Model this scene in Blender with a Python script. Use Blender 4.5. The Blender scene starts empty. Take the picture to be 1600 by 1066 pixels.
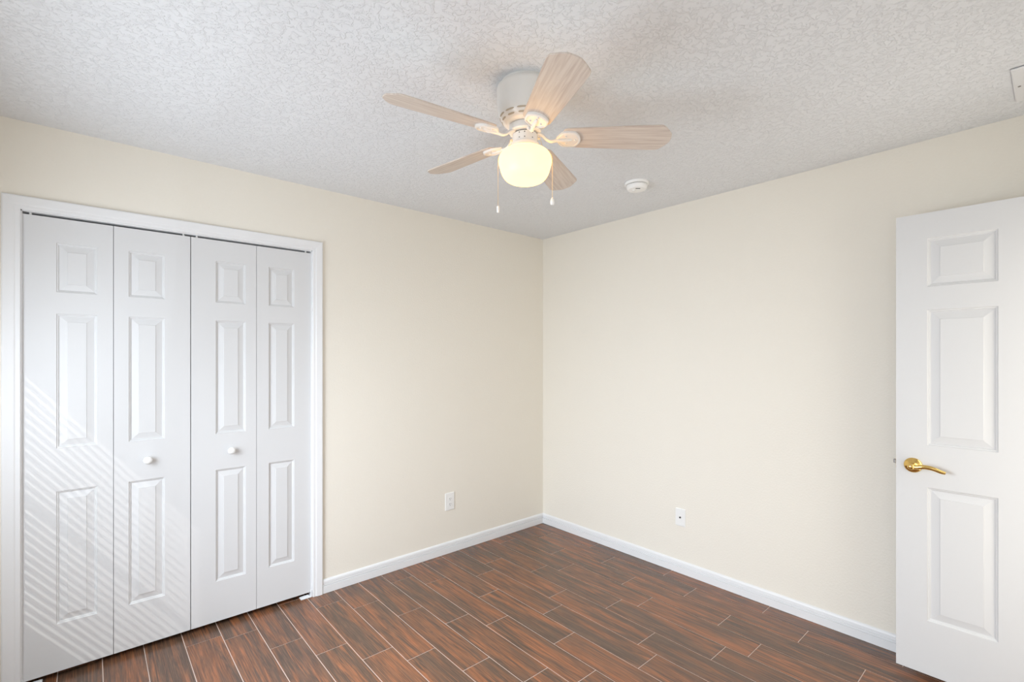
import bpy, bmesh, math, random
from mathutils import Vector, Matrix

R = math.radians
random.seed(7)
scn = bpy.context.scene
COL = scn.collection

# ------------------------------------------------------------------ camera
cam_data = bpy.data.cameras.new('camera')
cam_data.sensor_fit = 'HORIZONTAL'
cam_data.sensor_width = 36.0
cam_data.lens = 748.7 / 1600 * 36.0
cam_data.shift_y = 24.6 / 1600
cam_data.clip_start = 0.02
cam = bpy.data.objects.new('camera', cam_data)
cam.location = (-2.930, -2.927, 1.429)
cam.rotation_euler = (R(90), 0, R(48.66 - 90))
COL.objects.link(cam)
scn.camera = cam

# ------------------------------------------------------------------ view
scn.view_settings.view_transform = 'Standard'
scn.view_settings.look = 'None'
scn.view_settings.gamma = 1.0
scn.view_settings.use_curve_mapping = False
scn.view_settings.exposure = 0.0
scn.cycles.use_denoising = True
scn.cycles.max_bounces = 10
scn.cycles.diffuse_bounces = 6
scn.cycles.sample_clamp_indirect = 6

# ------------------------------------------------------------------ world and lights
world = bpy.data.worlds.new('daylight_sky')
scn.world = world
world.use_nodes = True
wn = world.node_tree.nodes
wl = world.node_tree.links
for n in list(wn):
    wn.remove(n)
wo = wn.new('ShaderNodeOutputWorld')
wb = wn.new('ShaderNodeBackground')
wb.inputs['Color'].default_value = (0.80, 0.90, 1.0, 1)
wb.inputs['Strength'].default_value = 1.0
wl.new(wb.outputs[0], wo.inputs[0])

sun_dir = Vector((0.50, 1.0, -0.65)).normalized()      # through the window onto the closet doors
sd = bpy.data.lights.new('sun', 'SUN')
sd.energy = 1.25
sd.angle = R(0.55)
sd.color = (1.0, 0.97, 0.92)
sun = bpy.data.objects.new('sun', sd)
sun.rotation_euler = sun_dir.to_track_quat('-Z', 'Y').to_euler()
sun.location = (-6, -5, 5)
COL.objects.link(sun)


def area(name, loc, direction, sx, sy, power, color):
    d = bpy.data.lights.new(name, 'AREA')
    d.shape = 'RECTANGLE'
    d.size, d.size_y = sx, sy
    d.energy = power
    d.color = color
    o = bpy.data.objects.new(name, d)
    o.location = loc
    o.rotation_euler = Vector(direction).to_track_quat('-Z', 'Z').to_euler()
    COL.objects.link(o)
    return o


# daylight by the window on the left; doorway and back lamps are added fill
DAY = (0.82, 0.90, 1.0)
area('window_daylight', (-3.405, -1.02, 1.26), (1, 0, -0.1), 0.8, 1.25, 21, DAY)
area('window_sky', (-3.405, -1.28, 1.26), (1, 0, -0.1), 1.2, 1.25, 9, DAY)
w = area('window_high_sky', (-3.405, -1.28, 1.26), (1, 0, -0.6), 1.2, 1.25, 27.5, DAY)      # sky seen high through the slats falls inward and down
w.data.spread = R(110)
area('back_fill', (-2.60, -3.20, 1.35), (0, 1, 0.0), 1.25, 1.25, 8, DAY)  # fill lamp added behind the camera to brighten the closet wall
area('doorway_fill', (-0.55, -3.25, 1.02), (-0.25, 1, 0.0), 0.70, 1.95, 13.5, (1.0, 0.96, 0.88))  # fill lamp added in the doorway; the hall beyond has no light

# ------------------------------------------------------------------ materials
def lin(c):
    return tuple((v / 255 / 12.92) if v / 255 <= 0.04045 else ((v / 255 + 0.055) / 1.055) ** 2.4 for v in c)


def mat(name, color, rough=0.5, metal=0.0, spec=0.5, coat=0.0):
    m = bpy.data.materials.new(name)
    m.use_nodes = True
    b = m.node_tree.nodes['Principled BSDF']
    b.inputs['Base Color'].default_value = (*color, 1)
    b.inputs['Roughness'].default_value = rough
    b.inputs['Metallic'].default_value = metal
    b.inputs['Specular IOR Level'].default_value = spec
    b.inputs['Coat Weight'].default_value = coat
    return m


def nodes(m):
    return m.node_tree.nodes, m.node_tree.links, m.node_tree.nodes['Principled BSDF']


def object_coords(N, L, scale=(1, 1, 1)):
    tc = N.new('ShaderNodeTexCoord')
    mp = N.new('ShaderNodeMapping')
    mp.inputs['Scale'].default_value = scale
    L.new(tc.outputs['Object'], mp.inputs['Vector'])
    return mp.outputs['Vector']


def add_bump(m, scale, strength, dist, detail=2.0, distortion=0.0):
    N, L, b = nodes(m)
    v = object_coords(N, L)
    n = N.new('ShaderNodeTexNoise')
    n.inputs['Scale'].default_value = scale
    n.inputs['Detail'].default_value = detail
    n.inputs['Distortion'].default_value = distortion
    L.new(v, n.inputs['Vector'])
    bp = N.new('ShaderNodeBump')
    bp.inputs['Strength'].default_value = strength
    bp.inputs['Distance'].default_value = dist
    L.new(n.outputs[0], bp.inputs['Height'])
    L.new(bp.outputs[0], b.inputs['Normal'])
    return n


M_WALL = mat('cream_wall_paint', (0.815, 0.775, 0.69), 0.6, spec=0.35)
add_bump(M_WALL, 95, 0.28, 0.004, 3)
M_TRIM = mat('white_trim_paint', (0.78, 0.785, 0.79), 0.45)
M_DOOR = mat('white_door_paint', (0.665, 0.668, 0.67), 0.5)
add_bump(M_DOOR, 160, 0.05, 0.002, 2)
M_WHITE = mat('white_plastic', (0.84, 0.84, 0.82), 0.35)
M_DETECTOR = mat('detector_plastic', (0.92, 0.92, 0.90), 0.4)
M_DARK = mat('dark_slot', (0.03, 0.03, 0.03), 0.6)
M_CLOSET = mat('closet_interior_shade', (0.05, 0.05, 0.05), 0.8)  # near-black: the shade inside the closet is put into the colour
M_ENAMEL = mat('fan_white_enamel', (0.83, 0.82, 0.79), 0.28, coat=0.3)
M_BRASS = mat('polished_brass', (0.83, 0.58, 0.20), 0.16, metal=1.0)
M_STEEL = mat('steel', (0.28, 0.26, 0.24), 0.35, metal=1.0)
M_CHAIN = mat('brass_chain', (0.80, 0.66, 0.45), 0.4, metal=0.4)
M_GROUT = mat('grout', lin((206, 186, 174)), 0.9)
M_BLIND = mat('blind_slat_vinyl', (0.85, 0.85, 0.83), 0.5)

# knockdown plaster ceiling
M_CEIL = mat('knockdown_ceiling_plaster', (0.785, 0.80, 0.815), 0.8, spec=0.2)
N, L, b = nodes(M_CEIL)
v = object_coords(N, L)
nz = N.new('ShaderNodeTexNoise'); nz.inputs['Scale'].default_value = 48; nz.inputs['Detail'].default_value = 5
nz.inputs['Roughness'].default_value = 0.6; nz.inputs['Distortion'].default_value = 0.5
L.new(v, nz.inputs['Vector'])
rp = N.new('ShaderNodeValToRGB'); rp.color_ramp.elements[0].position = 0.49; rp.color_ramp.elements[1].position = 0.56
L.new(nz.outputs[0], rp.inputs[0])
nf = N.new('ShaderNodeTexNoise'); nf.inputs['Scale'].default_value = 130; nf.inputs['Detail'].default_value = 2
L.new(v, nf.inputs['Vector'])
mx = N.new('ShaderNodeMath'); mx.operation = 'MULTIPLY_ADD'; mx.inputs[1].default_value = 0.35
L.new(nf.outputs[0], mx.inputs[0]); L.new(rp.outputs[0], mx.inputs[2])
bp = N.new('ShaderNodeBump'); bp.inputs['Strength'].default_value = 0.72; bp.inputs['Distance'].default_value = 0.0020
L.new(mx.outputs[0], bp.inputs['Height']); L.new(bp.outputs[0], b.inputs['Normal'])

# wood-look porcelain plank
M_PLANK = mat('wood_look_plank_tile', (0.2, 0.09, 0.05), 0.27, spec=0.65)
N, L, b = nodes(M_PLANK)
uv = N.new('ShaderNodeUVMap'); uv.uv_map = 'plank'
at = N.new('ShaderNodeAttribute'); at.attribute_name = 'tone'


def noise(vec_scale, scale, detail, rough, dist):
    mp = N.new('ShaderNodeMapping'); mp.inputs['Scale'].default_value = vec_scale
    L.new(uv.outputs[0], mp.inputs['Vector'])
    n = N.new('ShaderNodeTexNoise'); n.inputs['Scale'].default_value = scale; n.inputs['Detail'].default_value = detail
    n.inputs['Roughness'].default_value = rough; n.inputs['Distortion'].default_value = dist
    L.new(mp.outputs[0], n.inputs['Vector'])
    return n.outputs[0]


broad = noise((1.6, 16, 1), 1.0, 3, 0.5, 1.2)
figure = noise((2.4, 48, 1), 1.0, 5, 0.65, 1.8)
grain = noise((6, 300, 1), 1.0, 4, 0.65, 0.3)


def math2(op, a, b_, c=None):
    n = N.new('ShaderNodeMath'); n.operation = op
    for i, q in enumerate((a, b_, c)):
        if q is None: continue
        if isinstance(q, (int, float)): n.inputs[i].default_value = q
        else: L.new(q, n.inputs[i])
    return n.outputs[0]


def maprange(q, a, c):
    n = N.new('ShaderNodeMapRange'); n.interpolation_type = 'SMOOTHSTEP'
    n.inputs['From Min'].default_value = a; n.inputs['From Max'].default_value = c
    L.new(q, n.inputs['Value'])
    return n.outputs[0]


# hue: where the print turns from grey-brown to orange; value: dark streaks
hue_f = maprange(math2('MULTIPLY_ADD', figure, 0.8, math2('MULTIPLY_ADD', at.outputs['Fac'], 0.14, broad)), 0.80, 1.24)
val_f = maprange(math2('MULTIPLY_ADD', grain, 0.9, math2('MULTIPLY', figure, 0.6)), 0.58, 0.95)
mixh = N.new('ShaderNodeMix'); mixh.data_type = 'RGBA'
mixh.inputs[6].default_value = (*lin((102, 79, 63)), 1)
mixh.inputs[7].default_value = (*lin((154, 98, 64)), 1)
L.new(hue_f, mixh.inputs[0])
mixv = N.new('ShaderNodeMix'); mixv.data_type = 'RGBA'; mixv.blend_type = 'MULTIPLY'; mixv.inputs[0].default_value = 1.0
rv = N.new('ShaderNodeValToRGB')
rv.color_ramp.elements[0].color = (0.58, 0.58, 0.60, 1); rv.color_ramp.elements[1].color = (1.12, 1.08, 1.05, 1)
L.new(val_f, rv.inputs[0])
L.new(mixh.outputs[2], mixv.inputs[6]); L.new(rv.outputs[0], mixv.inputs[7])
L.new(mixv.outputs[2], b.inputs['Base Color'])
bp = N.new('ShaderNodeBump'); bp.inputs['Strength'].default_value = 0.35; bp.inputs['Distance'].default_value = 0.0015
L.new(grain, bp.inputs['Height']); L.new(bp.outputs[0], b.inputs['Normal'])

# whitewashed oak fan blade
M_BLADE = mat('whitewashed_oak', (0.6, 0.5, 0.42), 0.42)
N, L, b = nodes(M_BLADE)
v = object_coords(N, L, (4, 75, 5))
n1 = N.new('ShaderNodeTexNoise'); n1.inputs['Scale'].default_value = 1.6; n1.inputs['Detail'].default_value = 5; n1.inputs['Distortion'].default_value = 0.7
L.new(v, n1.inputs['Vector'])
rp = N.new('ShaderNodeValToRGB')
rp.color_ramp.elements[0].position = 0.30; rp.color_ramp.elements[0].color = (*lin((194, 178, 166)), 1)
rp.color_ramp.elements[1].position = 0.62; rp.color_ramp.elements[1].color = (*lin((214, 202, 190)), 1)
L.new(n1.outputs[0], rp.inputs[0]); L.new(rp.outputs[0], b.inputs['Base Color'])

# lit opal glass
M_GLOBE = mat('lit_opal_glass', (0.32, 0.29, 0.20), 0.35, spec=0.3)
N, L, b = nodes(M_GLOBE)
b.inputs['Emission Color'].default_value = (1.0, 0.53, 0.15, 1)
b.inputs['Emission Strength'].default_value = 3.8

M_PANE = bpy.data.materials.new('window_glass')
M_PANE.use_nodes = True
N = M_PANE.node_tree.nodes; L = M_PANE.node_tree.links
N.remove(N['Principled BSDF'])
tr = N.new('ShaderNodeBsdfTransparent'); gl = N.new('ShaderNodeBsdfGlossy'); gl.inputs['Roughness'].default_value = 0.02
ms = N.new('ShaderNodeMixShader'); ms.inputs[0].default_value = 0.06
L.new(tr.outputs[0], ms.inputs[1]); L.new(gl.outputs[0], ms.inputs[2])
L.new(ms.outputs[0], N['Material Output'].inputs['Surface'])

# ------------------------------------------------------------------ mesh helpers
def link_mesh(name, bm, m, parent=None, loc=None, smooth=False, bevel=0.0, segs=2, auto=None):
    me = bpy.data.meshes.new(name)
    bmesh.ops.recalc_face_normals(bm, faces=bm.faces)
    bm.to_mesh(me)
    bm.free()
    o = bpy.data.objects.new(name, me)
    for mm in (m if isinstance(m, (list, tuple)) else [m]):
        me.materials.append(mm)
    COL.objects.link(o)
    if parent:
        o.parent = parent
    if loc:
        o.location = loc
    if smooth:
        me.polygons.foreach_set('use_smooth', [True] * len(me.polygons))
        if auto:
            me.set_sharp_from_angle(angle=R(auto))
    if bevel:
        md = o.modifiers.new('bevel', 'BEVEL')
        md.width = bevel
        md.segments = segs
        md.limit_method = 'ANGLE'
        md.angle_limit = R(40)
    return o


def empty(name, loc=(0, 0, 0), rz=0.0, parent=None):
    o = bpy.data.objects.new(name, None)
    o.empty_display_size = 0.05
    o.location = loc
    o.rotation_euler = (0, 0, rz)
    COL.objects.link(o)
    if parent:
        o.parent = parent
    return o


def tag(o, label=None, cat=None, group=None, kind=None):
    if label: o['label'] = label
    if cat: o['category'] = cat
    if group: o['group'] = group
    if kind: o['kind'] = kind
    return o


def box(bm, x0, x1, y0, y1, z0, z1):
    vs = [bm.verts.new((x, y, z)) for x in (x0, x1) for y in (y0, y1) for z in (z0, z1)]
    for f in ((0, 1, 3, 2), (4, 6, 7, 5), (0, 4, 5, 1), (2, 3, 7, 6), (0, 2, 6, 4), (1, 5, 7, 3)):
        bm.faces.new([vs[i] for i in f])
    return vs


def lathe(bm, prof, n=48, mtx=None, cap0=True, cap1=True):
    rings = []
    new = []
    for r, z in prof:
        ring = [bm.verts.new((r * math.cos(2 * math.pi * i / n), r * math.sin(2 * math.pi * i / n), z)) for i in range(n)]
        rings.append(ring); new += ring
    for a, c in zip(rings, rings[1:]):
        for i in range(n):
            bm.faces.new((a[i], a[(i + 1) % n], c[(i + 1) % n], c[i]))
    if cap0: bm.faces.new(rings[0][::-1])
    if cap1: bm.faces.new(rings[-1])
    if mtx is not None:
        bmesh.ops.transform(bm, matrix=mtx, verts=new)
    return new


def tube(bm, pts, rad, n=12, squash=1.0, up=Vector((0, 0, 1))):
    """Swept round tube; rad is one value or one per point, squash scales it along `up`."""
    pts = [Vector(q) for q in pts]
    rads = rad if isinstance(rad, (list, tuple)) else [rad] * len(pts)
    rings = []
    for i, q in enumerate(pts):
        t = (pts[min(i + 1, len(pts) - 1)] - pts[max(i - 1, 0)]).normalized()
        s = t.cross(up)
        if s.length < 1e-4: s = t.cross(Vector((1, 0, 0)))
        s.normalize(); w = s.cross(t).normalized()
        rings.append([bm.verts.new(q + rads[i] * (s * math.cos(2 * math.pi * j / n) + w * squash * math.sin(2 * math.pi * j / n))) for j in range(n)])
    for a, c in zip(rings, rings[1:]):
        for j in range(n):
            bm.faces.new((a[j], a[(j + 1) % n], c[(j + 1) % n], c[j]))
    bm.faces.new(rings[0][::-1]); bm.faces.new(rings[-1])


def prism(bm, outline, z0, z1):
    a = [bm.verts.new((x, y, z0)) for x, y in outline]
    c = [bm.verts.new((x, y, z1)) for x, y in outline]
    n = len(outline)
    bm.faces.new(a[::-1]); bm.faces.new(c)
    for i in range(n):
        bm.faces.new((a[i], a[(i + 1) % n], c[(i + 1) % n], c[i]))


def smooth_curve(pts, per=8):
    """Catmull-Rom through pts."""
    P = [Vector(q) for q in pts]
    P = [2 * P[0] - P[1]] + P + [2 * P[-1] - P[-2]]
    out = []
    for i in range(1, len(P) - 2):
        for s in range(per):
            t = s / per
            a, b_, c, d = P[i - 1], P[i], P[i + 1], P[i + 2]
            out.append(0.5 * ((2 * b_) + (c - a) * t + (2 * a - 5 * b_ + 4 * c - d) * t * t + (3 * b_ - a - 3 * c + d) * t ** 3))
    out.append(P[-2])
    return out


# ------------------------------------------------------------------ room shell
H = 2.44
XW, YB = -3.432, -3.22        # window wall and back wall, inner faces
T = 0.12
OX0, OX1, OZ = -3.154, -1.938, 2.060    # closet opening
YD = 0.66                      # closet back

bm = bmesh.new()
box(bm, OX1, 0.0 + T, 0, T, 0, H)
box(bm, XW - T, OX0, 0, T, 0, H)
box(bm, OX0, OX1, 0, T, OZ, H)
tag(link_mesh('wall_left', bm, M_WALL), 'cream orange-peel wall holding the white closet doors', 'wall', kind='structure')
bm = bmesh.new(); box(bm, 0, T, YB - T, 0, 0, H)
tag(link_mesh('wall_right', bm, M_WALL), 'bright cream blank wall right of the corner, behind the open door', 'wall', kind='structure')
bm = bmesh.new()      # back wall: doorway for the open door and an added window
DX0, DX1, DZ = -0.935, -0.160, 2.075
BX0, BX1, BZ0, BZ1 = -3.25, -1.95, 0.70, 2.00
box(bm, DX1, 0.0, YB - T, YB, 0, H)
box(bm, DX0, DX1, YB - T, YB, DZ, H)
box(bm, BX1, DX0, YB - T, YB, 0, H)
box(bm, BX0, BX1, YB - T, YB, 0, BZ0)
box(bm, BX0, BX1, YB - T, YB, BZ1, H)
box(bm, XW - T, BX0, YB - T, YB, 0, H)
tag(link_mesh('wall_back', bm, M_WALL), 'cream wall behind the viewpoint with the doorway', 'wall', kind='structure')
bm = bmesh.new()      # unseen hallway box, added to keep sun out of the doorway
box(bm, -1.6, -1.5, YB - 1.3, YB - T, 0, H)
box(bm, 0.5, 0.6, YB - 1.3, YB - T, 0, H)
box(bm, -1.6, 0.6, YB - 1.4, YB - 1.3, 0, H)
box(bm, -1.6, 0.6, YB - 1.4, YB - T, H, H + 0.05)
box(bm, -1.6, 0.6, YB - 1.4, YB - T, -0.06, 0)
box(bm, T, 0.6, YB - T - 0.02, YB - T, 0, H)
tag(link_mesh('wall_sun_block', bm, M_WALL), 'unseen hallway walls added behind the doorway to block the sun', 'wall', kind='structure')
WY0, WY1, WZ0, WZ1 = -2.10, -0.56, 0.60, 1.92
bm = bmesh.new()
box(bm, XW - T, XW, YB, WY0, 0, H)
box(bm, XW - T, XW, WY1, 0, 0, H)
box(bm, XW - T, XW, WY0, WY1, 0, WZ0)
box(bm, XW - T, XW, WY0, WY1, WZ1, H)
tag(link_mesh('wall_window', bm, M_WALL), 'cream wall left of the picture holding the window', 'wall', kind='structure')
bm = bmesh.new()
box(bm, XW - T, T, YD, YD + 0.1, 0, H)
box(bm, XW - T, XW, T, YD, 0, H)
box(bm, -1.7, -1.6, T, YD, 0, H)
tag(link_mesh('wall_closet', bm, M_CLOSET), 'closet interior with its shade painted dark, seen only through the gaps round its doors', 'wall', kind='structure')
bm = bmesh.new(); box(bm, XW - T, T, YB - T, YD + 0.1, H, H + 0.1)
tag(link_mesh('ceiling', bm, M_CEIL), 'white knockdown textured ceiling', 'ceiling', kind='structure')

# floor: planks laid along Y on a grout bed
ROWS = [0.0, -0.119, -0.272, -0.424, -0.579, -0.734, -0.889, -1.045, -1.199, -1.351, -1.504, -1.659, -1.812, -1.967,
        -2.120, -2.272, -2.425, -2.579, -2.733, -2.888, -3.041, -3.195, -3.348, -3.432]
JOINT = [-0.614, -0.228, -0.507, -0.112, -0.006, -0.323, -0.430, -0.045, -0.309, -0.152, -0.529, -0.296, -0.151, -0.587,
         -0.390, -0.157, -0.097, -0.470, -0.290, -0.560, -0.200, -0.420, -0.05]
PITCH, G = 0.6145, 0.0018
bm = bmesh.new()
uvl = bm.loops.layers.uv.new('plank')
tone = bm.faces.layers.float.new('tone')
rng = random.Random(11)
for r in range(len(ROWS) - 1):
    xa, xb = ROWS[r + 1] + G, ROWS[r] - G
    y = JOINT[r] + 3 * PITCH
    while y > YB - T:
        ya, yb = max(y - PITCH + G, YB - T), min(y - G, YD)
        y -= PITCH
        if yb - ya < 0.01: continue
        tv = rng.random(); ou, ov = rng.uniform(0, 50), rng.uniform(0, 50); fl = rng.choice((-1, 1))
        zt, c = 0.0, 0.0007
        lo = [bm.verts.new(q) for q in ((xa, ya, -0.004), (xb, ya, -0.004), (xb, yb, -0.004), (xa, yb, -0.004))]
        md_ = [bm.verts.new(q) for q in ((xa, ya, -c), (xb, ya, -c), (xb, yb, -c), (xa, yb, -c))]
        up = [bm.verts.new(q) for q in ((xa + c, ya + c, zt), (xb - c, ya + c, zt), (xb - c, yb - c, zt), (xa + c, yb - c, zt))]
        fs = [bm.faces.new(up)]
        for a, d in ((lo, md_), (md_, up)):
            for i in range(4):
                fs.append(bm.faces.new((a[i], a[(i + 1) % 4], d[(i + 1) % 4], d[i])))
        for f in fs:
            f[tone] = tv
            for lp in f.loops:
                lp[uvl].uv = (fl * lp.vert.co.y + ou, lp.vert.co.x + ov)
nplank = len(bm.faces)
box(bm, XW - T, T, YB - T, YD + 0.1, -0.06, -0.0015)
bm.faces.ensure_lookup_table()
for f in bm.faces[nplank:]:
    f.material_index = 1
tag(link_mesh('floor', bm, [M_PLANK, M_GROUT]), 'reddish brown wood-look plank tile floor with pale grout', 'floor', kind='structure')


# baseboards
BB = [(0.0, 0.001), (0.0125, 0.001), (0.0130, 0.0425), (0.0060, 0.0435), (0.0060, 0.0475), (0.0112, 0.0485), (0.0112, 0.0545), (0.0065, 0.0555),
      (0.0065, 0.0590), (0.0105, 0.0605), (0.0098, 0.0720), (0.0065, 0.0795), (0.0025, 0.0835), (0.0, 0.0835)]


def sweep_line(name, prof, p0, p1, inward, label, miter0=0, miter1=0):
    bm = bmesh.new()
    p0, p1, n = Vector(p0), Vector(p1), Vector(inward)
    t = (p1 - p0).normalized()
    a = [bm.verts.new(p0 + n * d + t * d * miter0 + Vector((0, 0, z))) for d, z in prof]
    c = [bm.verts.new(p1 + n * d - t * d * miter1 + Vector((0, 0, z))) for d, z in prof]
    k_ = len(prof)
    for i in range(k_):
        bm.faces.new((a[i], a[(i + 1) % k_], c[(i + 1) % k_], c[i]))
    bm.faces.new(a); bm.faces.new(c[::-1])
    return tag(link_mesh(name, bm, M_TRIM), label, 'baseboard', kind='structure')


sweep_line('baseboard_left', BB, (OX1 + 0.0575, 0, 0), (0, 0, 0), (0, -1, 0), 'white stepped baseboard between the closet casing and the corner', 0, 1)
sweep_line('baseboard_right', BB, (0, 0, 0), (0, YB, 0), (-1, 0, 0), 'white stepped baseboard along the blank right wall', 1, 0)
sweep_line('baseboard_window', BB, (XW, YB, 0), (XW, 0, 0), (1, 0, 0), 'white baseboard under the window left of the picture', 0, 0)
sweep_line('baseboard_back', BB, (DX0 - 0.06, YB, 0), (XW + 0.0125, YB, 0), (0, 1, 0), 'white baseboard along the wall behind the viewpoint', 0, 0)

# closet casing and jamb
CAS = [(0.0, 0.0), (0.0, 0.0095), (0.003, 0.0115), (0.016, 0.0120), (0.0185, 0.0140), (0.022, 0.0150), (0.040, 0.0165),
       (0.050, 0.0175), (0.0545, 0.0165), (0.057, 0.0135), (0.057, 0.0)]


def casing(bm, x0, x1, zt, y, sgn):
    def ring(cx, cz, dx, dz):
        return [bm.verts.new((cx + dx * d, y + sgn * h, cz + dz * d)) for d, h in CAS]
    rs = [ring(x0, 0.0008, -1, 0), ring(x0, zt, -1, 1), ring(x1, zt, 1, 1), ring(x1, 0.0008, 1, 0)]
    k_ = len(CAS)
    for a, c in zip(rs, rs[1:]):
        for i in range(k_):
            bm.faces.new((a[i], a[(i + 1) % k_], c[(i + 1) % k_], c[i]))
    bm.faces.new(rs[0]); bm.faces.new(rs[-1][::-1])


bm = bmesh.new()
casing(bm, OX0, OX1, OZ, 0, -1)
tag(link_mesh('trim_1', bm, M_TRIM), 'white moulded casing framing the closet opening', 'casing', kind='structure')
bm = bmesh.new()
j = 0.004
box(bm, OX0, OX0 + j, 0.0, T, 0.001, OZ)
box(bm, OX1 - j, OX1, 0.0, T, 0.001, OZ)
box(bm, OX0, OX1, 0.0, T, OZ - j, OZ)
tag(link_mesh('trim_2', bm, M_TRIM), 'white jamb lining the closet opening', 'door jamb', kind='structure')
bm = bmesh.new()
casing(bm, DX0, DX1 + 0.0, DZ, YB, 1)
tag(link_mesh('trim_3', bm, M_TRIM), 'white casing of the doorway behind the viewpoint', 'casing', kind='structure')

# ------------------------------------------------------------------ panelled doors
def slab(bm, w, h, t, panels, rings):
    """Door slab in local x (0..w), z (0..h), front face at y=0 looking to -y, both faces panelled."""
    for face, (y0, s) in enumerate(((0.0, 1), (t, -1))):
        xs = sorted({0, w} | {q for p_ in panels for q in p_[:2]})
        zs = sorted({0, h} | {q for p_ in panels for q in p_[2:]})
        for xa, xb in zip(xs, xs[1:]):
            for za, zb in zip(zs, zs[1:]):
                if any(p_[0] <= xa and xb <= p_[1] and p_[2] <= za and zb <= p_[3] for p_ in panels):
                    continue
                bm.faces.new([bm.verts.new((x, y0, z)) for x, z in ((xa, za), (xb, za), (xb, zb), (xa, zb))])
        for xa, xb, za, zb in panels:
            prev = None
            for ins, dep in rings:
                cur = [bm.verts.new((x, y0 + s * dep, z)) for x, z in ((xa + ins, za + ins), (xb - ins, za + ins), (xb - ins, zb - ins), (xa + ins, zb - ins))]
                if prev:
                    for i in range(4):
                        bm.faces.new((prev[i], prev[(i + 1) % 4], cur[(i + 1) % 4], cur[i]))
                prev = cur
            bm.faces.new(prev)
    for q in (((0, 0), (0, h)), ((0, h), (w, h)), ((w, h), (w, 0)), ((w, 0), (0, 0))):
        (xa, za), (xb, zb) = q
        bm.faces.new([bm.verts.new(c) for c in ((xa, 0, za), (xb, 0, zb), (xb, t, zb), (xa, t, za))])
    bmesh.ops.remove_doubles(bm, verts=bm.verts, dist=1e-5)


RING_BI = [(0, 0), (0.0022, 0.0040), (0.0065, 0.0052), (0.0085, 0.0095), (0.0110, 0.0100), (0.0365, 0.0035), (0.0375, 0.0012)]
RING_EN = [(0, 0), (0.0025, 0.0038), (0.0075, 0.0050), (0.0100, 0.0090), (0.0130, 0.0095), (0.0420, 0.0032), (0.0430, 0.0012)]
PZ = ((0.237, 0.829), (1.020, 1.621), (1.717, 1.936))
ZB, ZT = 0.026, 2.046
LW = 0.3015
YF = 0.012
# leaf left edges and panel spans in world x
LEAVES = [(-3.1520, -3.044, -2.906), (-2.8475, -2.792, -2.651), (-2.5415, -2.432, -2.290), (-2.2355, -2.174, -2.037)]
WIDTHS = [0.3025, 0.3025, 0.3040, 0.2940]


def knob(parent, x, z):
    bm = bmesh.new()
    prof = [(0.0095, 0.0), (0.0085, 0.004), (0.0070, 0.010), (0.0085, 0.014), (0.0135, 0.0175), (0.0160, 0.0225), (0.0155, 0.0275), (0.0120, 0.0320), (0.0060, 0.0342), (0.001, 0.0346)]
    prof = [(r * 1.18, d * 1.08) for r, d in prof]
    lathe(bm, prof, 32, Matrix.Translation((x, 0, z)) @ Matrix.Rotation(R(90), 4, 'X'))
    return link_mesh('knob', bm, M_WHITE, parent, smooth=True)


pairs = [('door_1', 'left pair of white panelled bifold closet doors, striped by sunlight', (0, 1)),
         ('door_2', 'right pair of white panelled bifold closet doors, beside the cream wall', (2, 3))]
for nm, lab, idx in pairs:
    x_hinge = LEAVES[idx[0]][0]
    root = tag(empty(nm, (x_hinge, YF, ZB)), lab, 'closet door', kind='structure')
    for i in idx:
        lx, pa, pb = LEAVES[i]
        bm = bmesh.new()
        slab(bm, WIDTHS[i], ZT - ZB, 0.034, [(pa - lx, pb - lx, a - ZB, c - ZB) for a, c in PZ], RING_BI)
        leaf = link_mesh('leaf', bm, M_DOOR, root, loc=(lx - x_hinge, 0, 0))
        if i in (1, 2):
            knob(leaf, (-2.7205 if i == 1 else -2.3625) - lx, 0.926 - ZB)
        # top guide pin of each leaf end
    for px in ((LEAVES[idx[0]][0] + 0.026, LEAVES[idx[1]][0] + WIDTHS[idx[1]] - 0.028)):
        bm = bmesh.new()
        lathe(bm, [(0.0045, 0.0), (0.0045, 0.010)], 16)
        link_mesh('pivot_pin', bm, M_WHITE, root, loc=(px - x_hinge, 0.012, ZT - ZB), smooth=True, auto=40)

# floor brackets that carry the bottom pivots
def floor_bracket(x, s, lab):
    bm = bmesh.new()
    # L of sheet metal: foot on the floor, leg up the jamb
    xa, xb = sorted((x, x + s * 0.062))
    box(bm, xa, xb, -0.004, 0.036, 0.0012, 0.0036)
    xa, xb = sorted((x, x + s * 0.0022))
    box(bm, xa, xb, -0.004, 0.036, 0.0012, 0.040)
    for q in (0.012, 0.026):
        xa, xb = sorted((x + s * 0.010, x + s * 0.060))
        box(bm, xa, xb, q - 0.0015, q + 0.0015, 0.0036, 0.0085)
    o = link_mesh('pivot_bracket', bm, M_TRIM, bevel=0.0006)
    o.location = (0, 0, 0)
    return tag(o, lab, 'bracket', 'closet door pivot brackets')


floor_bracket(OX1 - j, -1, 'small white metal bracket on the floor at the right closet jamb')
floor_bracket(OX0 + j, 1, 'small white metal bracket on the floor at the left closet jamb')

# ------------------------------------------------------------------ open entry door
EX, EY0, EW, EZ0, EZ1 = -0.163, -3.203, 0.760, 0.032, 2.062
door = tag(empty('door_3', (EX, EY0, EZ0), R(90)), 'open white six-panel entry door with brass lever, standing off the right wall', 'door', kind='structure')
door.rotation_euler = (0, 0, R(90.6))
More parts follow.
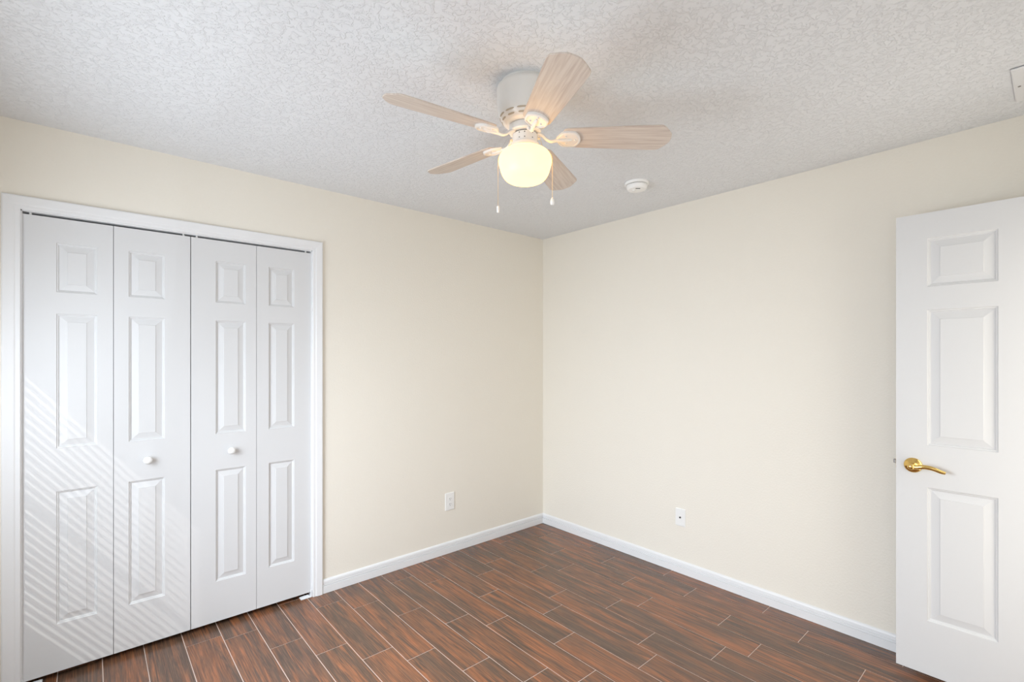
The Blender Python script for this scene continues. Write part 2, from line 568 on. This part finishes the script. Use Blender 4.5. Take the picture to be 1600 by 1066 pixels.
# local x runs from the hinge to the free edge (+Y world); local -y would face +X, so build the slab on the +y side
bm = bmesh.new()
st = 0.108
cols = ((st, st + 0.220), (EW - st - 0.220, EW - st))
rows_ = ((0.268, 0.855), (1.040, 1.635), (1.737, 1.949))
slab(bm, EW, EZ1 - EZ0, 0.035, [(a, c, z0 - EZ0, z1 - EZ0) for a, c in cols for z0, z1 in rows_], RING_EN)
bmesh.ops.transform(bm, matrix=Matrix.Translation((0, -0.035, 0)), verts=bm.verts)
leaf = link_mesh('door_panel', bm, M_DOOR, door)
# lever: room side is local +y (world -X)
hx, hz = EW - 0.0605, 0.945 - EZ0
bm = bmesh.new()
rot = Matrix.Translation((hx, 0.0, hz)) @ Matrix.Rotation(R(-90), 4, 'X')
lathe(bm, [(0.0325, 0.0), (0.0330, 0.0025), (0.0315, 0.006), (0.0265, 0.0085), (0.0245, 0.0095), (0.0200, 0.0125), (0.0135, 0.0150), (0.0125, 0.018)], 48, rot)
rose = link_mesh('lever_handle', bm, M_BRASS, door, smooth=True)
rose['label'] = 'polished brass lever handle'
bm = bmesh.new()
lathe(bm, [(0.0115, 0.016), (0.0105, 0.030), (0.0120, 0.040), (0.0140, 0.048), (0.0130, 0.055), (0.0090, 0.059), (0.002, 0.0602)], 32, rot)
pts = smooth_curve([(hx, 0.047, hz), (hx - 0.020, 0.051, hz + 0.001), (hx - 0.045, 0.052, hz + 0.006), (hx - 0.072, 0.050, hz + 0.003), (hx - 0.098, 0.046, hz - 0.007), (hx - 0.112, 0.043, hz - 0.010)], 8)
n_ = len(pts)
tube(bm, pts, [0.0085 - 0.0030 * (i / (n_ - 1)) + 0.001 * math.sin(math.pi * i / (n_ - 1)) for i in range(n_)], 16, squash=1.15)
lev = link_mesh('lever', bm, M_BRASS, rose, smooth=True, auto=50)
bm = bmesh.new()
box(bm, EW - 0.0005, EW + 0.0015, -0.029, -0.006, 0.951 - EZ0 - 0.028, 0.951 - EZ0 + 0.028)
link_mesh('latch_plate', bm, M_BRASS, door)
bm = bmesh.new()
box(bm, EW, EW + 0.012, -0.024, -0.011, 0.951 - EZ0 - 0.0085, 0.951 - EZ0 + 0.0085)
link_mesh('latch_bolt', bm, M_STEEL, door, bevel=0.002)
for hz_ in (0.20, 1.02, 1.82):
    bm = bmesh.new()
    lathe(bm, [(0.0065, -0.045), (0.0065, 0.045)], 16, Matrix.Translation((-0.004, 0.006, hz_)))
    link_mesh('hinge', bm, M_BRASS, door, smooth=True, auto=40)

# ------------------------------------------------------------------ outlets
def rounded_rect(w, h, r, n=5):
    out = []
    for cx, cy, a0 in ((w / 2 - r, h / 2 - r, 0), (-w / 2 + r, h / 2 - r, 90), (-w / 2 + r, -h / 2 + r, 180), (w / 2 - r, -h / 2 + r, 270)):
        for i in range(n + 1):
            a = R(a0 + 90 * i / n)
            out.append((cx + r * math.cos(a), cy + r * math.sin(a)))
    return out


def plate(name, w, h, loc, rz):
    """Wall plate; local y is up the wall after rotation, local z leaves the wall."""
    bm = bmesh.new()
    o1, o2 = rounded_rect(w, h, 0.004), rounded_rect(w - 0.006, h - 0.006, 0.003)
    a = [bm.verts.new((x, y, 0.0)) for x, y in o1]
    b_ = [bm.verts.new((x, y, 0.0038)) for x, y in o1]
    c = [bm.verts.new((x, y, 0.0058)) for x, y in o2]
    k_ = len(o1)
    for p_, q in ((a, b_), (b_, c)):
        for i in range(k_):
            bm.faces.new((p_[i], p_[(i + 1) % k_], q[(i + 1) % k_], q[i]))
    bm.faces.new(c); bm.faces.new(a[::-1])
    o = link_mesh(name, bm, M_WHITE)
    o.location = loc
    o.rotation_euler = (R(90), 0, rz)
    return o


def disc(name, parent, r, z0, z1, x, y, m, n=20, outline=None):
    bm = bmesh.new()
    prism(bm, outline or [(r * math.cos(2 * math.pi * i / n), r * math.sin(2 * math.pi * i / n)) for i in range(n)], z0, z1)
    return link_mesh(name, bm, m, parent, loc=(x, y, 0))


out = plate('power_outlet', 0.078, 0.126, (-0.962, -0.0003, 0.374), 0)
tag(out, 'white duplex power outlet low on the wall beside the closet', 'outlet')
for yy in (0.0197, -0.0197):
    ol = []
    for i in range(32):
        a = 2 * math.pi * i / 32
        ol.append((0.0172 * math.cos(a), max(-0.0135, min(0.0135, 0.0172 * math.sin(a)))))
    rc = disc('receptacle', out, 0, 0.0055, 0.0076, 0, yy, M_WHITE, outline=ol)
    for sx, sh in ((-0.0064, 0.0085), (0.0064, 0.0068)):
        bm = bmesh.new()
        box(bm, sx - 0.0011, sx + 0.0011, 0.0025 - sh / 2, 0.0025 + sh / 2, 0.0070, 0.00775)
        link_mesh('slot', bm, M_DARK, rc)
    bm = bmesh.new()
    lathe(bm, [(0.0024, 0.0070), (0.0024, 0.00775)], 12, Matrix.Translation((0, -0.0075, 0)))
    link_mesh('ground_hole', bm, M_DARK, rc)
disc('screw', out, 0.0032, 0.0055, 0.0066, 0, 0, M_WHITE)

coax = plate('cable_outlet', 0.070, 0.115, (-0.0003, -1.285, 0.368), R(-90))
tag(coax, 'white cable jack plate low on the right wall', 'outlet')
disc('cable_jack', coax, 0.0062, 0.0055, 0.0105, 0, 0, M_STEEL, n=6)
bm = bmesh.new(); lathe(bm, [(0.0046, 0.0100), (0.0046, 0.0125)], 16)
link_mesh('connector_hole', bm, M_DARK, coax)
for yy in (0.042, -0.042):
    disc('screw', coax, 0.0032, 0.0055, 0.0065, 0, yy, M_WHITE)

# ------------------------------------------------------------------ smoke detector
sdet = tag(empty('smoke_detector', (-0.545, -1.315, H)), 'round white smoke detector on the ceiling near the corner', 'smoke detector')
bm = bmesh.new()
lathe(bm, [(0.068, 0.0), (0.069, -0.004), (0.068, -0.011), (0.064, -0.014), (0.058, -0.014)], 64)
link_mesh('base', bm, M_DETECTOR, sdet, smooth=True, auto=35)
bm = bmesh.new()
lathe(bm, [(0.054, -0.0135), (0.054, -0.0175)], 64)
link_mesh('vent_gap', bm, M_DARK, sdet, smooth=True, auto=35)
bm = bmesh.new()
lathe(bm, [(0.050, -0.0165), (0.059, -0.0170), (0.060, -0.021), (0.057, -0.034), (0.050, -0.041), (0.030, -0.0435), (0.001, -0.044)], 64)
cov = link_mesh('cover', bm, M_DETECTOR, sdet, smooth=True, auto=35)
bm = bmesh.new(); lathe(bm, [(0.0105, -0.0425), (0.0105, -0.0465), (0.009, -0.0475), (0.001, -0.0475)], 24, Matrix.Translation((-0.012, 0.012, 0)))
link_mesh('test_button', bm, M_DETECTOR, cov, smooth=True, auto=35)
bm = bmesh.new(); box(bm, -0.013, 0.013, -0.0035, 0.0035, -0.0452, -0.0425)
s_ = link_mesh('sounder_slot', bm, M_DARK, cov, loc=(-0.022, -0.022, 0.001)); s_.rotation_euler = (0, 0, R(-41))

# ------------------------------------------------------------------ ceiling register
vent = tag(empty('ceiling_vent', (-0.347, -2.965, H)), 'white metal ceiling vent at the right edge of the picture', 'vent')
bm = bmesh.new()
w2, h2, bo = 0.157, 0.145, 0.032
o1 = [(-w2, -h2), (w2, -h2), (w2, h2), (-w2, h2)]
def sc_(o_, d): return [(x - math.copysign(d, x), y - math.copysign(d, y)) for x, y in o_]
rings_ = [(o1, -0.0035), (o1, -0.0060), (sc_(o1, 0.004), -0.009), (sc_(o1, bo), -0.010), (sc_(o1, bo), 0.0)]
vr = [[bm.verts.new((x, y, z)) for x, y in o_] for o_, z in rings_]
for a, c in zip(vr, vr[1:]):
    for i in range(4):
        bm.faces.new((a[i], a[(i + 1) % 4], c[(i + 1) % 4], c[i]))
link_mesh('frame', bm, M_TRIM, vent)
bm = bmesh.new()
for i in range(11):
    yy = -h2 + bo + 0.010 + i * (2 * (h2 - bo) - 0.020) / 10
    vs = box(bm, -w2 + bo, w2 - bo, -0.009, 0.009, -0.0006, 0.0006)
    bmesh.ops.transform(bm, matrix=Matrix.Translation((0, yy, -0.006)) @ Matrix.Rotation(R(28), 4, 'X'), verts=vs)
link_mesh('louvers', bm, M_TRIM, vent)
bm = bmesh.new(); box(bm, -w2 + bo, w2 - bo, -h2 + bo, h2 - bo, -0.0012, -0.0002)
link_mesh('duct_opening', bm, M_DARK, vent)
for sx in (-1, 1):
    bm = bmesh.new(); lathe(bm, [(0.0045, 0), (0.0045, -0.0014), (0.002, -0.0022)], 16)
    link_mesh('screw', bm, M_STEEL, vent, loc=(0.0, sx * (h2 - 0.016), -0.0092), smooth=True, auto=40)

# ------------------------------------------------------------------ ceiling fan
FX, FY = -1.716, -1.621
fan = tag(empty('ceiling_fan', (FX, FY, H)), 'white flush-mount ceiling fan with five pale wood blades and lit globe', 'ceiling fan')


def Z(z): return z - H


bm = bmesh.new()
lathe(bm, [(0.092, 0.0), (0.092, Z(2.4235))], 64)
link_mesh('mounting_plate', bm, M_ENAMEL, fan, smooth=True, auto=35)

# motor housing with two rows of vent slots, laid on as shade-coloured strips
bm = bmesh.new()
prof = [(0.092, Z(2.424)), (0.1040, Z(2.424)), (0.1058, Z(2.421)), (0.1058, Z(2.412)), (0.1050, Z(2.400)), (0.1045, Z(2.375)), (0.1035, Z(2.350)), (0.1005, Z(2.334)),
        (0.0970, Z(2.322)), (0.0905, Z(2.309)), (0.0880, Z(2.305)), (0.0810, Z(2.296)), (0.0720, Z(2.289)), (0.0600, Z(2.286)), (0.030, Z(2.286))]
lathe(bm, prof, 80)
house = link_mesh('motor_housing', bm, M_ENAMEL, fan, smooth=True, auto=50)


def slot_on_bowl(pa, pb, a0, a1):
    """A strip coloured as recess shade, lying just on the bowl between profile points pa and pb, angles a0..a1."""
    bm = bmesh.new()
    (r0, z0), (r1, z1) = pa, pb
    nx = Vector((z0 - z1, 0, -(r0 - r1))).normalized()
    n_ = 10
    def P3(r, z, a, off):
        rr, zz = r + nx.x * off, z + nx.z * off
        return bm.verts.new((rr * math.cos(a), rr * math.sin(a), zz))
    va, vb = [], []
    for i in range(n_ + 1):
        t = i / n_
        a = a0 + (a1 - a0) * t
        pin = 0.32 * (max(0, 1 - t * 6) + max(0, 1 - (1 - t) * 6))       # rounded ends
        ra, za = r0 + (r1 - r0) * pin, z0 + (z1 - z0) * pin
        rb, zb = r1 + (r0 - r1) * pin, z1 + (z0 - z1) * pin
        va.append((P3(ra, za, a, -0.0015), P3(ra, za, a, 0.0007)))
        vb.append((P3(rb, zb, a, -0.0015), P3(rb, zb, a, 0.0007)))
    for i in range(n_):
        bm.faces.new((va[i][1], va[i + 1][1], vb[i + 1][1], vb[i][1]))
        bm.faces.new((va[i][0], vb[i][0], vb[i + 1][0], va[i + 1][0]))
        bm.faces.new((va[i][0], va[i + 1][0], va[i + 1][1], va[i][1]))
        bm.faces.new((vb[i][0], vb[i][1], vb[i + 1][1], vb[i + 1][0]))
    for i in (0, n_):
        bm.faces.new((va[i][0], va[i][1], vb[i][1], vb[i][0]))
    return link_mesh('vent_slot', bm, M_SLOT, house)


M_SLOT = mat('slot_interior_shade', (0.48, 0.42, 0.33), 0.6)  # shade inside the housing put into the strip colour
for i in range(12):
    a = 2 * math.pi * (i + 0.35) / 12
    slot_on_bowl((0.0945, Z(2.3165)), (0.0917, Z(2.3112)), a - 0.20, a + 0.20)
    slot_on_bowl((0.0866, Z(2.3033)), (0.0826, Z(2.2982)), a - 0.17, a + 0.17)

bm = bmesh.new()
lathe(bm, [(0.056, Z(2.286)), (0.060, Z(2.283)), (0.0605, Z(2.262)), (0.057, Z(2.258)), (0.030, Z(2.258))], 64)
link_mesh('rotor', bm, M_ENAMEL, fan, smooth=True, auto=40)
bm = bmesh.new()
lathe(bm, [(0.040, Z(2.259)), (0.040, Z(2.250))], 48)
link_mesh('neck', bm, M_STEEL, fan, smooth=True, auto=40)
bm = bmesh.new()
lathe(bm, [(0.030, Z(2.252)), (0.0455, Z(2.252)), (0.0468, Z(2.250)), (0.0468, Z(2.222)), (0.0480, Z(2.219)), (0.0525, Z(2.217)), (0.0540, Z(2.214)), (0.0540, Z(2.200)), (0.045, Z(2.199))], 64)
sw = link_mesh('switch_housing', bm, M_ENAMEL, fan, smooth=True, auto=35)
for a in (R(200), R(225), R(262), R(310), R(20), R(100)):
    for zz in (2.246, 2.228):
        bm = bmesh.new(); lathe(bm, [(0.0020, 0.0), (0.0020, 0.0010)], 10, Matrix.Translation((0.0463 * math.cos(a), 0.0463 * math.sin(a), Z(zz))) @ Matrix.Rotation(a, 4, 'Z') @ Matrix.Rotation(R(90), 4, 'Y'))
        link_mesh('screw', bm, M_DARK, sw)

# globe
gp = [(0.0500, Z(2.207)), (0.0515, Z(2.203)), (0.0600, Z(2.199)), (0.0760, Z(2.192)), (0.0890, Z(2.182)), (0.0965, Z(2.169)), (0.0990, Z(2.156)), (0.0980, Z(2.145)),
      (0.0940, Z(2.131)), (0.0900, Z(2.117)), (0.0840, Z(2.103)), (0.0750, Z(2.091)), (0.0630, Z(2.083)), (0.0480, Z(2.0785)), (0.0280, Z(2.0765)), (0.0010, Z(2.076))]
sm = smooth_curve([(r, 0, z) for r, z in gp], 3)
bm = bmesh.new()
lathe(bm, [(max(q.x, 0.0005), q.z) for q in sm], 64, cap0=False)
tag(link_mesh('light_globe', bm, M_GLOBE, fan, smooth=True), 'lit opal glass globe')

# blades
def arc_corner(p0, c, p1, n=6):
    p0, c, p1 = Vector(p0), Vector(c), Vector(p1)
    return [tuple((1 - t) ** 2 * p0 + 2 * t * (1 - t) * c + t * t * p1) for t in (i / n for i in range(n + 1))]


def blade_outline():
    half = []
    half += [(0.138, 0.0), (0.138, 0.020)]
    half += arc_corner((0.141, 0.034), (0.145, 0.049), (0.165, 0.0505))
    half += [(0.30, 0.0575), (0.42, 0.0635)]
    half += arc_corner((0.468, 0.0655), (0.492, 0.0668), (0.501, 0.056))
    half += arc_corner((0.516, 0.038), (0.5235, 0.027), (0.5275, 0.021), 3)
    half += [(0.5290, 0.012), (0.5300, 0.0)]
    low = [(x, -y) for x, y in half[1:-1]][::-1]
    return half + low


PLATE = [(0.114, 0.0), (0.115, 0.008)] + arc_corner((0.122, 0.016), (0.130, 0.033), (0.144, 0.0385)) + [(0.162, 0.0395), (0.176, 0.0385)] + \
        arc_corner((0.184, 0.0375), (0.203, 0.022), (0.204, 0.0), 6)
PLATE = PLATE + [(x, -y) for x, y in PLATE[1:-1]][::-1]


def make_blade():
    bm = bmesh.new()
    prism(bm, blade_outline(), -0.0025, 0.0025)
    return bm


ZBL = Z(2.244)
DROOP = [0.010, -0.018, -0.022, -0.015, 0.0]      # each blade's tip stands a little high or low
PITCH_B = R(-13.5)
for kb in range(5):
    ang = R(169.5 + 72 * kb)
    bm = make_blade()
    bl = link_mesh('blade', bm, M_BLADE, fan, bevel=0.0012)
    # counter-clockwise side lower
    bl.matrix_local = Matrix.Translation((0, 0, ZBL)) @ Matrix.Rotation(ang, 4, 'Z') @ Matrix.Rotation(-math.asin(DROOP[kb] / 0.53), 4, 'Y') @ Matrix.Rotation(PITCH_B, 4, 'X')
    bm = bmesh.new()
    # dished plate under the blade: rim, hollow and central rib
    c = Vector((0.155, 0))
    rim = [(x, y) for x, y in PLATE]
    inner = [(c.x + (x - c.x) * 0.86, y * 0.86) for x, y in PLATE]
    zs_ = [(rim, -0.0027), (rim, -0.0105), (inner, -0.0125), (inner, -0.0095)]
    vr = [[bm.verts.new((x, y, z)) for x, y in o_] for o_, z in zs_]
    k_ = len(rim)
    for a, c2 in zip(vr, vr[1:]):
        for i in range(k_):
            bm.faces.new((a[i], a[(i + 1) % k_], c2[(i + 1) % k_], c2[i]))
    bm.faces.new(vr[0][::-1]); bm.faces.new(vr[-1])
    tube(bm, [(0.116, 0, -0.0105), (0.135, 0, -0.0115), (0.160, 0, -0.0110), (0.172, 0, -0.0095)], [0.0075, 0.0072, 0.0060, 0.003], 12)
    # arm back to the rotor, straight in the fan's own frame
    inv = Matrix.Rotation(-PITCH_B, 4, 'X')
    arm = smooth_curve([inv @ Vector((0.046, 0, 0.0145)), inv @ Vector((0.064, 0, 0.008)), inv @ Vector((0.080, 0, -0.006)), inv @ Vector((0.097, 0, -0.0135)), Vector((0.118, 0, -0.0110))], 6)
    na = len(arm)
    tube(bm, arm, [0.0078 - 0.0012 * math.sin(math.pi * i / (na - 1)) for i in range(na)], 14, squash=0.75)
    iron = link_mesh('blade_iron', bm, M_ENAMEL, bl, smooth=True, auto=38)
    for sx, sy in ((0.150, 0.019), (0.150, -0.019), (0.184, 0.0)):
        bm = bmesh.new(); lathe(bm, [(0.0035, -0.0092), (0.0035, -0.0128), (0.002, -0.0138)], 12, Matrix.Translation((sx, sy, 0)))
        link_mesh('screw', bm, M_ENAMEL, iron, smooth=True, auto=40)

# pull chains: from the switch housing over the globe shoulder, then straight down
right = Vector((math.sin(R(48.66)), -math.cos(R(48.66)), 0))
fwd = Vector((math.cos(R(48.66)), math.sin(R(48.66)), 0))


def chain(dirv, ztop, zend, knob_prof):
    root = dirv * 0.0455
    bm = bmesh.new()
    lathe(bm, [(0.0042, 0.0), (0.0042, 0.009), (0.0025, 0.0125)], 14, Matrix.Translation(dirv * 0.044 + Vector((0, 0, Z(ztop)))) @ dirv.to_track_quat('Z', 'Y').to_matrix().to_4x4())
    pts = smooth_curve([dirv * 0.055 + Vector((0, 0, Z(ztop))), dirv * 0.067 + Vector((0, 0, Z(2.205))), dirv * 0.089 + Vector((0, 0, Z(2.1875))), dirv * 0.1000 + Vector((0, 0, Z(2.170))), dirv * 0.1012 + Vector((0, 0, Z(2.150)))], 6)
    pts += [dirv * 0.1012 + Vector((0, 0, Z(zend)))]
    # beaded: small beads along the path
    tube(bm, pts, 0.0009, 8)
    zc = 2.150
    while zc > zend:
        lathe(bm, [(0.0003, 0.0014), (0.0013, 0.0006), (0.0013, -0.0006), (0.0003, -0.0014)], 8, Matrix.Translation(dirv * 0.1012 + Vector((0, 0, Z(zc)))))
        zc -= 0.0042
    ch = link_mesh('pull_chain', bm, M_CHAIN, fan, smooth=True, auto=60)
    bm = bmesh.new()
    lathe(bm, knob_prof, 20, Matrix.Translation(dirv * 0.1012 + Vector((0, 0, Z(zend)))))
    link_mesh('pull_knob', bm, M_WHITE, ch, smooth=True, auto=50)


chain((-right * 0.998 + fwd * 0.05).normalized(), 2.236, 1.990, [(0.0022, 0.002), (0.0050, 0.0), (0.0052, -0.008), (0.0046, -0.0095), (0.0050, -0.012), (0.0044, -0.024), (0.001, -0.0245)])
chain((right * 0.998 - fwd * 0.05).normalized(), 2.240, 2.018, [(0.0018, 0.002), (0.0035, 0.0), (0.0065, -0.006), (0.0085, -0.014), (0.0085, -0.019), (0.0060, -0.026), (0.001, -0.0275)])

# ------------------------------------------------------------------ windows (outside the picture; the back one is added)
def window(name, lab, place, w, z0, z1):
    """place maps (u along the wall, d outward from the inner face, z) to a world point."""
    def bx(bm, u0, u1, d0, d1, a, c):
        p, q = place(u0, d0), place(u1, d1)
        box(bm, *sorted((p[0], q[0])), *sorted((p[1], q[1])), a, c)
    root = tag(empty(name, (*place(w / 2, 0.08), z0)), lab, 'window', kind='structure')
    o = Vector((*place(w / 2, 0.08), z0))
    bm = bmesh.new(); fw = 0.035; zm = (z0 + z1) / 2 + 0.035
    bx(bm, 0, fw, 0.06, 0.11, z0, z1); bx(bm, w - fw, w, 0.06, 0.11, z0, z1)
    bx(bm, fw, w - fw, 0.06, 0.11, z0, z0 + fw); bx(bm, fw, w - fw, 0.06, 0.11, z1 - fw, z1)
    bx(bm, fw, w - fw, 0.065, 0.10, zm - 0.014, zm + 0.014)
    f = link_mesh('window_frame', bm, M_TRIM); f.location = -o; f.parent = root
    bm = bmesh.new(); bx(bm, fw, w - fw, 0.080, 0.084, z0 + fw, z1 - fw)
    g = link_mesh('pane', bm, M_PANE, f)
    bm = bmesh.new(); bx(bm, -0.03, w + 0.03, -0.02, 0.06, z0 - 0.02, z0)
    s = link_mesh('window_sill', bm, M_TRIM); s.location = -o; s.parent = root
    return root


window('window_1', 'window in the wall left of the picture', lambda u, d: (XW - d, WY0 + u), WY1 - WY0, WZ0, WZ1)
window('window_added', 'unseen window added behind the viewpoint to account for the fill light', lambda u, d: (BX0 + u, YB - d), BX1 - BX0, BZ0, BZ1)  # added window, only there to go with the back fill lamp
bm = bmesh.new()
box(bm, BX0 + 0.005, BX1 - 0.005, YB - 0.032, YB - 0.029, BZ0 + 0.003, BZ1 - 0.04)  # closed blind added so no sun enters here
box(bm, BX0 + 0.005, BX1 - 0.005, YB - 0.040, YB - 0.005, BZ1 - 0.04, BZ1 - 0.001)
tag(link_mesh('sun_block_blind', bm, M_BLIND), 'white blind added in the unseen back window to block the sun', 'blind')

# slatted blind in window_1: it stripes the sunlight on the closet doors
bl = tag(empty('window_blind', (XW - 0.03, (WY0 + WY1) / 2, WZ1)), 'white horizontal slatted blind in the window left of the picture', 'blind')
bm = bmesh.new(); hw = (WY1 - WY0) / 2 - 0.004
box(bm, -0.02, 0.02, -hw, hw, -0.035, -0.001)
link_mesh('headrail', bm, M_BLIND, bl)
bm = bmesh.new()
zc = -0.055
while zc > WZ0 - WZ1 + 0.03:
    vs = box(bm, -0.025, 0.025, -hw, hw, -0.001, 0.001)
    bmesh.ops.transform(bm, matrix=Matrix.Translation((0, 0, zc)) @ Matrix.Rotation(R(31), 4, 'Y'), verts=vs)
    zc -= 0.044
link_mesh('slats', bm, M_BLIND, bl)
bm = bmesh.new(); box(bm, -0.02, 0.02, -hw, hw, WZ0 - WZ1 + 0.002, WZ0 - WZ1 + 0.018)
link_mesh('bottom_rail', bm, M_BLIND, bl)
